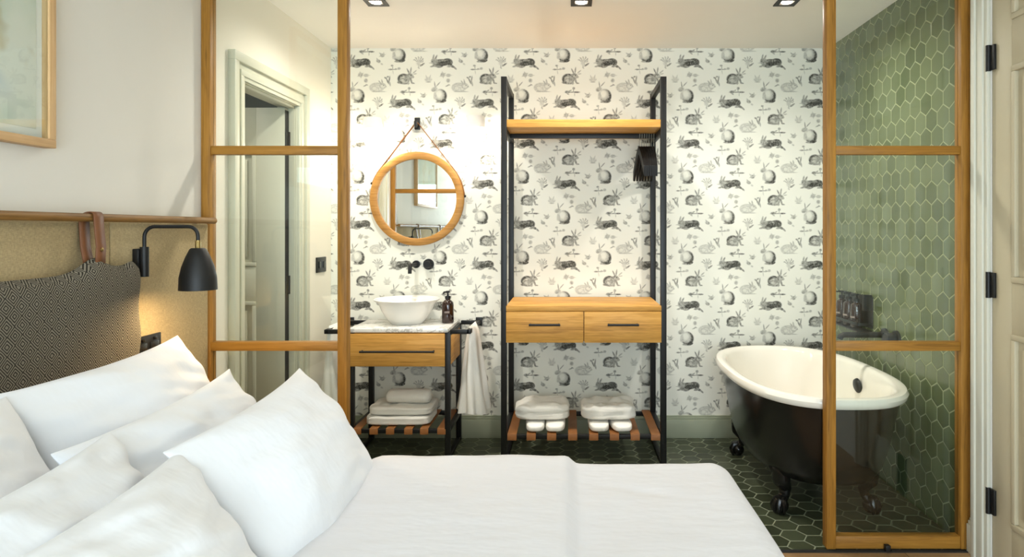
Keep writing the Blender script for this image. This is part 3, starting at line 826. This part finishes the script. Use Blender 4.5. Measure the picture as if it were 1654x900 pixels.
m = MB(); m.grid(9, 2, lambda u, v: Vector((c[0] + .0354 * math.sin(-.45 + .9 * u), c[1] - .0354 * math.cos(-.45 + .9 * u), c[2] + .06 + .012 * v))); m.build('label_patch', M['label'], r)

# soft goods ---------------------------------------------------------------
def blob(x0, x1, y0, y1, z0, z1, ex=.3, nz=.006, fr=14, seed=0.0, nu=56, nv=32, groove=None):
    m = MB(); c = Vector(((x0 + x1) / 2, (y0 + y1) / 2, (z0 + z1) / 2)); s = Vector(((x1 - x0) / 2, (y1 - y0) / 2, (z1 - z0) / 2))
    def sp(v, e): return math.copysign(abs(v) ** e, v)
    def f(u, v):
        a = 2 * PI * u; b = -PI / 2 + PI * v
        p = Vector((sp(math.cos(b), ex) * sp(math.cos(a), ex), sp(math.cos(b), ex) * sp(math.sin(a), ex), sp(math.sin(b), ex)))
        q = Vector((p.x * s.x, p.y * s.y, p.z * s.z)) + c
        d = noise.noise(q * fr + Vector((seed, seed, seed))) * nz + noise.noise(q * fr * 2.7 + Vector((seed, 0, 3))) * nz * .45 + noise.noise(q * 130) * .0012
        if groove: d -= groove(q)
        n = Vector((p.x / s.x, p.y / s.y, p.z / s.z)).normalized()
        lift = 1 if p.z > -.6 else 0.0
        return q + n * d * lift
    m.grid(nu, nv, f, cu=True)
    bmesh.ops.remove_doubles(m.bm, verts=m.bm.verts, dist=1e-5)
    return m
S = 'towels folded on the vanity shelf'
def folded(x0, x1, y0, y1, z0, z1, seed, label):
    def g(q):
        zz = (q.z - z0) / (z1 - z0)
        side = 1.0 if (q.x > x1 - .02 or q.y > y1 - .02) else .35
        return side * .005 * (math.exp(-((zz - .33) / .06) ** 2) + math.exp(-((zz - .66) / .06) ** 2))
    o = blob(x0, x1, y0, y1, z0, z1, .34, .010, 10, seed, 130, 60, g).build('towel', M['terry'], smooth=80)
    return tag(o, label, 'towel', S)
folded(-1.165, -.792, 3.80, 4.09, .1855, .238, 1, 'bottom folded white towel on the leather strap shelf')
folded(-1.150, -.785, 3.815, 4.08, .239, .288, 5, 'middle folded white towel of the shelf stack')
o = MB()
def roll(u, v):
    a = 2 * PI * u; x = -1.065 + .262 * v
    rr = .042 * (1 + .05 * noise.noise(Vector((x * 14, math.cos(a) * 2, math.sin(a) * 2)))) * (1 - .55 * (abs(2 * v - 1) ** 16))
    return Vector((x, 3.93 + 1.5 * rr * math.cos(a), .3275 + rr * .93 * math.sin(a)))
g = o.grid(36, 26, roll, cu=True); o.cap([g[i][0] for i in range(36)]); o.cap([g[i][25] for i in range(36)][::-1])
tag(o.build('towel', M['terry'], smooth=60), 'rolled white towel on top of the shelf stack', 'towel', S)

def hung(cx, cy, ztop, zbot, spread, drift, seed, label, ylen):
    m = MB(); NZ = 30; NA = 72
    def f(u, v):
        a = 2 * PI * u; k = v
        z = ztop + (zbot - ztop) * k + .006 * math.sin(3 * a + seed) * k
        rx = .022 + (spread - .022) * k ** .8; ry = ylen * (1 + .12 * k)
        folds = 1 + (.05 + .17 * k) * math.sin(7 * a + seed + .8 * math.sin(4 * k)) + .05 * math.sin(13 * a + 2 * seed) * k
        rnd = min(1, (k * 14) ** .5 + .05) if k < .08 else 1
        return Vector((cx + drift * k + rx * folds * math.cos(a) * rnd, cy + ry * (1 + .4 * (folds - 1)) * math.sin(a), z))
    g = m.grid(NA, NZ, f, cu=True)
    m.cap([g[i][0] for i in range(NA)]); m.cap([g[i][NZ - 1] for i in range(NA)][::-1])
    o = m.build('hand_towel', M['terry'], smooth=80)
    return tag(o, label, 'towel', 'hand towels on the vanity rails')
hung(vx1 + .108, 3.915, .752, .250, .085, .004, .6, 'white hand towel hanging on the right vanity rail', .10)
hung(vx0 - .127, 3.915, .752, .250, .070, .0, 2.4, 'white hand towel hanging on the left rail behind the glass screen', .10)

# ------------------------------------------------------------------ clothes rack
ax0, ax1, ay0, ay1 = -.373, .535, 3.675, 4.165
t = .032
r = thing('open_wardrobe', 'tall black metal open wardrobe with oak shelf and two drawers', 'wardrobe', ((ax0 + ax1) / 2, (ay0 + ay1) / 2, 0))
for x in (ax0, ax1 - t):
    for y in (ay0, ay1 - t): MB().box(x, x + t, y, y + t, 0, 2.14, .002).build('post', M['black'], r)
def fb(*a): MB().box(*a, .002).build('frame_bar', M['black'], r)
for x in (ax0, ax1 - t):
    for z0, z1 in ((2.108, 2.14), (1.835, 1.861), (.150, .176), (0.0, .02)): fb(x + .002, x + t - .002, ay0 + t, ay1 - t, z0, z1)
for y in (ay0, ay1 - t): fb(ax0 + t, ax1 - t, y + .003, y + t - .003, .150, .174)

MB().box(ax0 + t - .006, ax1 - t + .006, ay0 + .003, ay1 - .002, 1.862, 1.905, .002).build('shelf', M['oak_x'], r)
MB().box(ax0 + t - .002, ax1 - t + .002, 3.916, 3.942, 1.834, 1.860, .002).build('hanging_rail', M['black'], r)
cx0, cx1 = ax0 + t - .003, ax1 - t + .003
m = MB(); m.box(cx0, cx1, ay0 - .004, ay1 - .004, .853, .883, .002); m.box(cx0, cx1, ay0 + .02, ay1 - .004, .684, .852, .002); m.build('cabinet_body', M['oak_x'], r)
mid = at(943, 520, ay0).x
for a, b in ((cx0, mid - .0025), (mid + .0025, cx1)):
    dr = MB().box(a, b, ay0 - .006, ay0 + .018, .681, .8505, .002).build('drawer', M['oak_x'], r)
    c = (a + b) / 2
    m = MB(); m.tube([(c - .085, ay0 - .036, .782), (c + .085, ay0 - .036, .782)], .0065, 10)
    for q in (c - .078, c + .078): m.tube([(q, ay0 - .006, .782), (q, ay0 - .036, .782)], .005, 8)
    m.build('handle', M['blackm'], dr, label='black bar handle')
strap_rack(r, [at(px, 700, ay0).x for px in (827, 858, 891, 925, 959, 992.5, 1026, 1059)], .050, ay0 + .002, ay1 - .002, .1765, .145)

# hangers
hl = ['first', 'second', 'third', 'fourth', 'fifth', 'sixth', 'seventh']
def hanger(x):
    r = thing('coat_hanger', 'x', 'hanger', (x, 3.929, 1.862), 'black coat hangers on the wardrobe rail')
    hpts = []
    for k in range(12):
        a = -.6 + (PI + .6) * k / 11
        hpts.append((x, 3.929 + .0185 * math.cos(a), 1.8645 + .0185 * math.sin(a) - .0))
    hpts = hpts + [(x, 3.9115, 1.845), (x, 3.920, 1.828), (x, 3.929, 1.815), (x, 3.929, 1.775)]
    MB().tube(hpts, .0018, 8).build('hook', M['steel'], r, label='steel hook')
    top, bot = [], []
    for k in range(21):
        s = -1 + k / 10; y = 3.929 + s * .205; zc = 1.775 - .115 * abs(s) ** 1.25 - .018 * s * s
        top.append((y, zc + .014)); bot.append((y, zc - .034 - .012 * abs(s)))
    m = MB(); m.prism(top + bot[::-1], 'X', x - .0065, x + .0065); b = m.build('hanger_arms', M['blackwood'], r)
    b.modifiers.new('edge', 'BEVEL').width = .002
    return r
hx = [.412 + .0140 * k for k in range(7)]
h0 = hanger(hx[0])
def hlab(k):
    if k == 0: return 'leftmost of the seven black coat hangers on the rail'
    if k == 6: return 'rightmost of the seven black coat hangers, nearest the wardrobe post'
    return 'black coat hanger, %s from the left of seven on the rail' % hl[k]
h0['label'] = hlab(0); h0.rotation_euler = (0, 0, .05)
for k in range(1, 7): dup(h0, (hx[k], 3.929, 1.862), (0, 0, (.05, .03, .012, .0, -.012, -.03, -.05)[k]), hlab(k))

# robes and slippers
def robe(x0, x1, seed, label):
    def g(q):
        zz = q.z
        return .009 * math.exp(-((zz - (.272 + .006 * math.sin((q.x - x0) * 17 + seed))) / .008) ** 2) * (1 if q.y < 3.9 else .3) + .010 * math.exp(-((q.x - (x0 + x1) / 2 - .02 * math.sin(q.z * 40)) / .012) ** 2) * (.7 if zz > .285 else 0)
    o = blob(x0, x1, 3.733, 3.975, .232, .318, .42, .026, 8, seed, 150, 72, g).build('folded_bathrobe', M['terry'], smooth=80)
    return tag(o, label, 'bathrobe', 'folded bathrobes on the wardrobe shelf')
robe(-.305, .006, 3.3, 'folded white bathrobe on the left of the wardrobe strap shelf')
robe(.068, .378, 8.1, 'folded white bathrobe on the right of the wardrobe strap shelf')
def slipper(x0, x1, rot, label, seed):
    m = blob(x0, x1, 3.685, 3.94, .1815, .2315, .5, .003, 12, seed, 48, 24)
    for v in m.bm.verts:           # lower towards the toe, rounded toe outline
        k = max(0, min(1, (3.80 - v.co.y) / .115)); v.co.z = .1815 + (v.co.z - .1815) * (1 - .18 * k)
        v.co.x = (x0 + x1) / 2 + (v.co.x - (x0 + x1) / 2) * (1 - .1 * k * k)
    c = Vector(((x0 + x1) / 2, 3.8, 0))
    m.xf(Matrix.Translation(c) @ Matrix.Rotation(rot, 4, 'Z') @ Matrix.Translation(-c))
    return tag(m.build('slipper', M['terry'], smooth=80), label, 'slipper', 'white slippers under the bathrobes')
slipper(-.243, -.135, .02, 'left white slipper of the pair below the left bathrobe', 1)
slipper(-.130, -.022, -.02, 'right white slipper of the pair below the left bathrobe', 2)
slipper(.110, .224, .03, 'left white slipper of the pair below the right bathrobe', 3)
slipper(.232, .348, .12, 'right white slipper of the pair below the right bathrobe', 4)

# ------------------------------------------------------------------ bathtub
tx, ty, ta, tb, tz = 1.180, 3.42, .655, .385, .600
def sup(a, b, th, e):
    c, s = math.cos(th), math.sin(th)
    return a * math.copysign(abs(c) ** (2 / e), c), b * math.copysign(abs(s) ** (2 / e), s)
r = thing('bathtub', 'black clawfoot bathtub with white rolled rim in front of green tiles', 'bathtub', (tx, ty, 0))
def ring_fn(rings):
    def f(u, v):
        th = 2 * PI * u; x = v * (len(rings) - 1); i = min(int(x + 1e-9), len(rings) - 2); t = x - i
        A, B = rings[i], rings[i+1]
        L = [A[k] * (1 - t) + B[k] * t for k in range(4)]
        py, px = sup(L[0], L[1], th, L[3])
        return Vector((tx + px, ty + py, L[2]))
    return f
NSEG = 120
outer = [(.30, .17, .150, 2.3), (.42, .235, .158, 2.4), (.50, .275, .185, 2.5), (.545, .300, .24, 2.5), (.575, .318, .32, 2.55), (.600, .333, .42, 2.6), (.618, .347, .50, 2.6), (.626, .353, .556, 2.6)]
m = MB(); g = m.grid(NSEG, len(outer), ring_fn(outer), cu=True); m.cap([g[i][0] for i in range(NSEG)]); m.build('tub_shell', M['blackgloss'], r, label='black outer shell')
inner = [(.622, .350, .556, 2.6), (.644, .374, .553, 2.6), (.655, .386, .564, 2.6), (.658, .389, .580, 2.6), (.650, .381, .595, 2.6), (.634, .364, .600, 2.6), (.614, .344, .594, 2.6), (.600, .330, .575, 2.6), (.585, .318, .50, 2.6), (.555, .300, .40, 2.5), (.51, .272, .30, 2.5), (.44, .23, .24, 2.4), (.30, .16, .215, 2.3), (.02, .012, .205, 2.0)]
m = MB(); g = m.grid(NSEG, len(inner), ring_fn(inner), cu=True); m.cap([g[i][-1] for i in range(NSEG)]); m.build('tub_lining', M['enamel'], r, label='white enamel lining and rolled rim')
def claw(fx, fy, sx, sy):
    m = MB()
    out = Vector((sx, sy * .8, 0)).normalized()
    b = Vector((fx, fy, 0))
    p = [b - out * .015 + Vector((0, 0, .235)), b + out * .018 + Vector((0, 0, .200)), b + out * .012 + Vector((0, 0, .150)), b - out * .018 + Vector((0, 0, .110)), b - out * .012 + Vector((0, 0, .075)), b + out * .01 + Vector((0, 0, .055))]
    q = []; rr = []; R0 = [.020, .042, .044, .030, .024, .026]
    n = 24
    for k in range(n + 1):
        x = k / n * (len(p) - 1); i = min(int(x), len(p) - 2); t_ = x - i; t_ = t_ * t_ * (3 - 2 * t_)
        q.append(p[i].lerp(p[i+1], t_)); rr.append(R0[i] * (1 - t_) + R0[i+1] * t_)
    m.tube(q, rr, 14, flat=(1.0, .8))
    side = Vector((-out.y, out.x, 0))
    # acanthus shoulders
    for s in (-1, 1):
        m.tube([b + out * .02 + Vector((0, 0, .165)), b + out * .012 + side * s * .05 + Vector((0, 0, .20)), b - out * .005 + side * s * .085 + Vector((0, 0, .235))], [.022, .018, .006], 10)
    # ball
    bc = b + out * .012 + Vector((0, 0, .0335))
    m.lathe([(.0005, -.033), (.02, -.028), (.031, -.012), (.034, .002), (.030, .018), (.018, .03), (.0005, .033)], bc, 'Z', 20)
    # toes over the ball
    for a in (-.95, -.32, .32, .95):
        d = (out * math.cos(a) + side * math.sin(a))
        m.tube([bc - out * .01 + Vector((0, 0, .036)) + d * .008, bc + d * .026 + Vector((0, 0, .028)), bc + d * .040 + Vector((0, 0, .004)), bc + d * .036 + Vector((0, 0, -.022)), bc + d * .030 + Vector((0, 0, -.031))], [.013, .014, .011, .008, .003], 8)
    m.build('claw_foot', M['blackgloss'], r, label='black ball and claw foot')
for fy, sy in ((3.09, -1), (3.86, 1)):
    for fx, sx in ((.985, -1), (1.375, 1)): claw(fx, fy, sx, sy)
m = MB(); m.lathe([(.0005, -.020), (.022, -.019), (.034, -.013), (.038, -.004), (.038, .004), (.0005, .004)], (0, 0, 0), 'Y', 32)
m.xf(Matrix.Translation((tx + .312, 3.46, .495)) @ Matrix.Rotation(math.radians(-90), 4, 'Z') @ Matrix.Rotation(math.radians(10), 4, 'X'))
m.build('overflow_plate', M['blackm'], r, label='dark overflow plate')

# bath spout and valve on the tiled wall
r = thing('bath_spout', 'dark wall spout reaching over the bathtub from the tiles', 'tap', (XR, 3.44, .74))
MB().lathe([(.034, -.014), (.034, -.0005)], (XR, 3.44, .760), 'X', 28).build('flange', M['blackm'], r)
MB().tube([(XR - .01, 3.44, .760), (XR - .215, 3.44, .760), (XR - .232, 3.44, .752), (XR - .238, 3.44, .738)], .015, 14).build('spout', M['blackm'], r)
r = thing('bath_valve', 'dark round bath valve on the tiles beside the spout', 'tap', (XR, 3.30, .72))
m = MB(); m.lathe([(.040, -.012), (.040, -.0005)], (XR, 3.32, .760), 'X', 28); m.lathe([(.026, -.062), (.028, -.058), (.028, -.011)], (XR, 3.32, .760), 'X', 24); m.build('flange', M['blackm'], r)
MB().tube([(XR - .05, 3.32, .76), (XR - .054, 3.32, .795)], [.007, .006], 10).build('lever', M['blackm'], r)

# bottle rack on the tiles
r = thing('bottle_rack', 'dark metal bottle rack fixed on the green tiles above the tub', 'rack', (XR, 3.77, .75))
m = MB(); y0, y1 = 3.58, 3.955
m.box(XR - .006, XR - .0005, y0, y1, .77, .94, .002); m.box(XR - .085, XR - .006, y0, y1, .752, .760, .002)
m.build('rack_body', M['blackm'], r)
m = MB(); m.box(XR - .085, XR - .080, y0, y1, .785, .80, .001); m.box(XR - .085, XR - .006, y0, y0 + .005, .785, .80, .001); m.box(XR - .085, XR - .006, y1 - .005, y1, .785, .80, .001); m.build('guard_bar', M['blackm'], r)
MB().box(XR - .05, XR - .006, y0 + .002, y0 + .028, .865, .95, .002).build('bracket', M['blackm'], r)
def rbottle(y, label):
    c = (XR - .044, y, .7605)
    r = thing('bath_bottle', label, 'bottle', c, 'amber bottles on the bath rack')
    MB().lathe([(.0005, 0), (.029, 0), (.031, .004), (.031, .115), (.027, .130), (.014, .138), (.013, .148), (.0005, .148)], c, 'Z', 28).build('bottle_body', M['amber'], r)
    m = MB(); m.lathe([(.0165, .144), (.0165, .160), (.005, .163), (.005, .178)], c, 'Z', 18); m.box(c[0] - .010, c[0] + .010, c[1] - .010, c[1] + .010, c[2] + .176, c[2] + .187, .003); m.tube([(c[0], c[1], c[2] + .182), (c[0] - .032, c[1], c[2] + .180)], .0045, 8); m.build('pump', M['blackm'], r)
    m = MB(); m.grid(9, 2, lambda u, v: Vector((c[0] - .0314 * math.cos(-.9 + 1.2 * u), c[1] + .0314 * math.sin(-.9 + 1.2 * u), c[2] + .055 + .010 * v))); m.build('label_patch', M['label'], r)
    return r
b0 = rbottle(3.89, 'amber pump bottle on the bath rack, farthest from the camera')
dup(b0, (XR - .044, 3.79, .7605), None, 'amber pump bottle in the middle of the bath rack')
dup(b0, (XR - .044, 3.69, .7605), None, 'amber pump bottle on the bath rack, nearest the camera')

# ------------------------------------------------------------------ downlights
def downlight(x, y, label):
    r = thing('ceiling_downlight', label, 'downlight', (x, y, H), 'square ceiling downlights')
    m = MB(); s = .053; i = .031; z0, z1 = H - .006, H - .0005
    for a, b, c, d in ((-s, s, -s, -i), (-s, s, i, s), (-s, -i, -i, i), (i, s, -i, i)): m.box(x + a, x + b, y + c, y + d, z0, z1)
    m.build('bezel', M['blackm'], r, label='black square bezel')
    MB().lathe([(.0005, 0), (.026, 0), (.026, .003), (.0005, .003)], (x, y, H - .0045), 'Z', 24).build('lens', M['led'], r, label='lit round lens')
    L = bpy.data.lights.new('downlight_beam', 'SPOT'); L.energy = DOWN; L.color = (1, .955, .88); L.spot_size = math.radians(160); L.spot_blend = 1.0; L.shadow_soft_size = .05
    lo = bpy.data.objects.new('downlight_beam', L); COL.objects.link(lo); lo.location = (x, y, H - .015)
DOWN = 47
for x, lb in ((-.962, 'square black downlight in the ceiling, left of the three'), (.062, 'square black downlight in the ceiling, middle of the three'), (1.086, 'square black downlight in the ceiling, right of the three')):
    downlight(x, 3.345, lb)

L = bpy.data.lights.new('hall_light', 'SPOT'); L.energy = 26; L.color = (1, .94, .82); L.spot_size = math.radians(120); L.spot_blend = .8; L.shadow_soft_size = .08
lo = bpy.data.objects.new('hall_light', L); COL.objects.link(lo); lo.location = (XL - .75, 3.0, 2.45); lo.rotation_euler = (.25, 0, 0)
# ------------------------------------------------------------------ daylight, world
L = bpy.data.lights.new('window_daylight', 'AREA'); L.shape = 'RECTANGLE'; L.size = WX1 - WX0; L.size_y = WZ1 - WZ0; L.energy = 122; L.color = (.76, .88, 1.0)
lo = bpy.data.objects.new('window_daylight', L); COL.objects.link(lo); lo.location = ((WX0 + WX1) / 2, YF - .15, (WZ0 + WZ1) / 2); lo.rotation_euler = (PI / 2, 0, 0)
wd = bpy.data.worlds.new('world'); sc.world = wd; wd.use_nodes = True
wd.node_tree.nodes['Background'].inputs[0].default_value = (.75, .85, 1, 1); wd.node_tree.nodes['Background'].inputs[1].default_value = 1.0

# ------------------------------------------------------------------ camera
cam = bpy.data.cameras.new('camera'); co = bpy.data.objects.new('camera', cam); COL.objects.link(co)
co.location = (0, 0, CZ); co.rotation_euler = (PI / 2, 0, 0)
cam.sensor_width = 36; cam.lens = 36 * FPX / 1654; cam.shift_x = -92 / 1654; cam.shift_y = -79 / 1654; cam.clip_start = .05
sc.camera = co
sc.view_settings.view_transform = 'Standard'; sc.view_settings.look = 'None'; sc.view_settings.gamma = 1; sc.view_settings.use_curve_mapping = False
sc.view_settings.exposure = 0.65
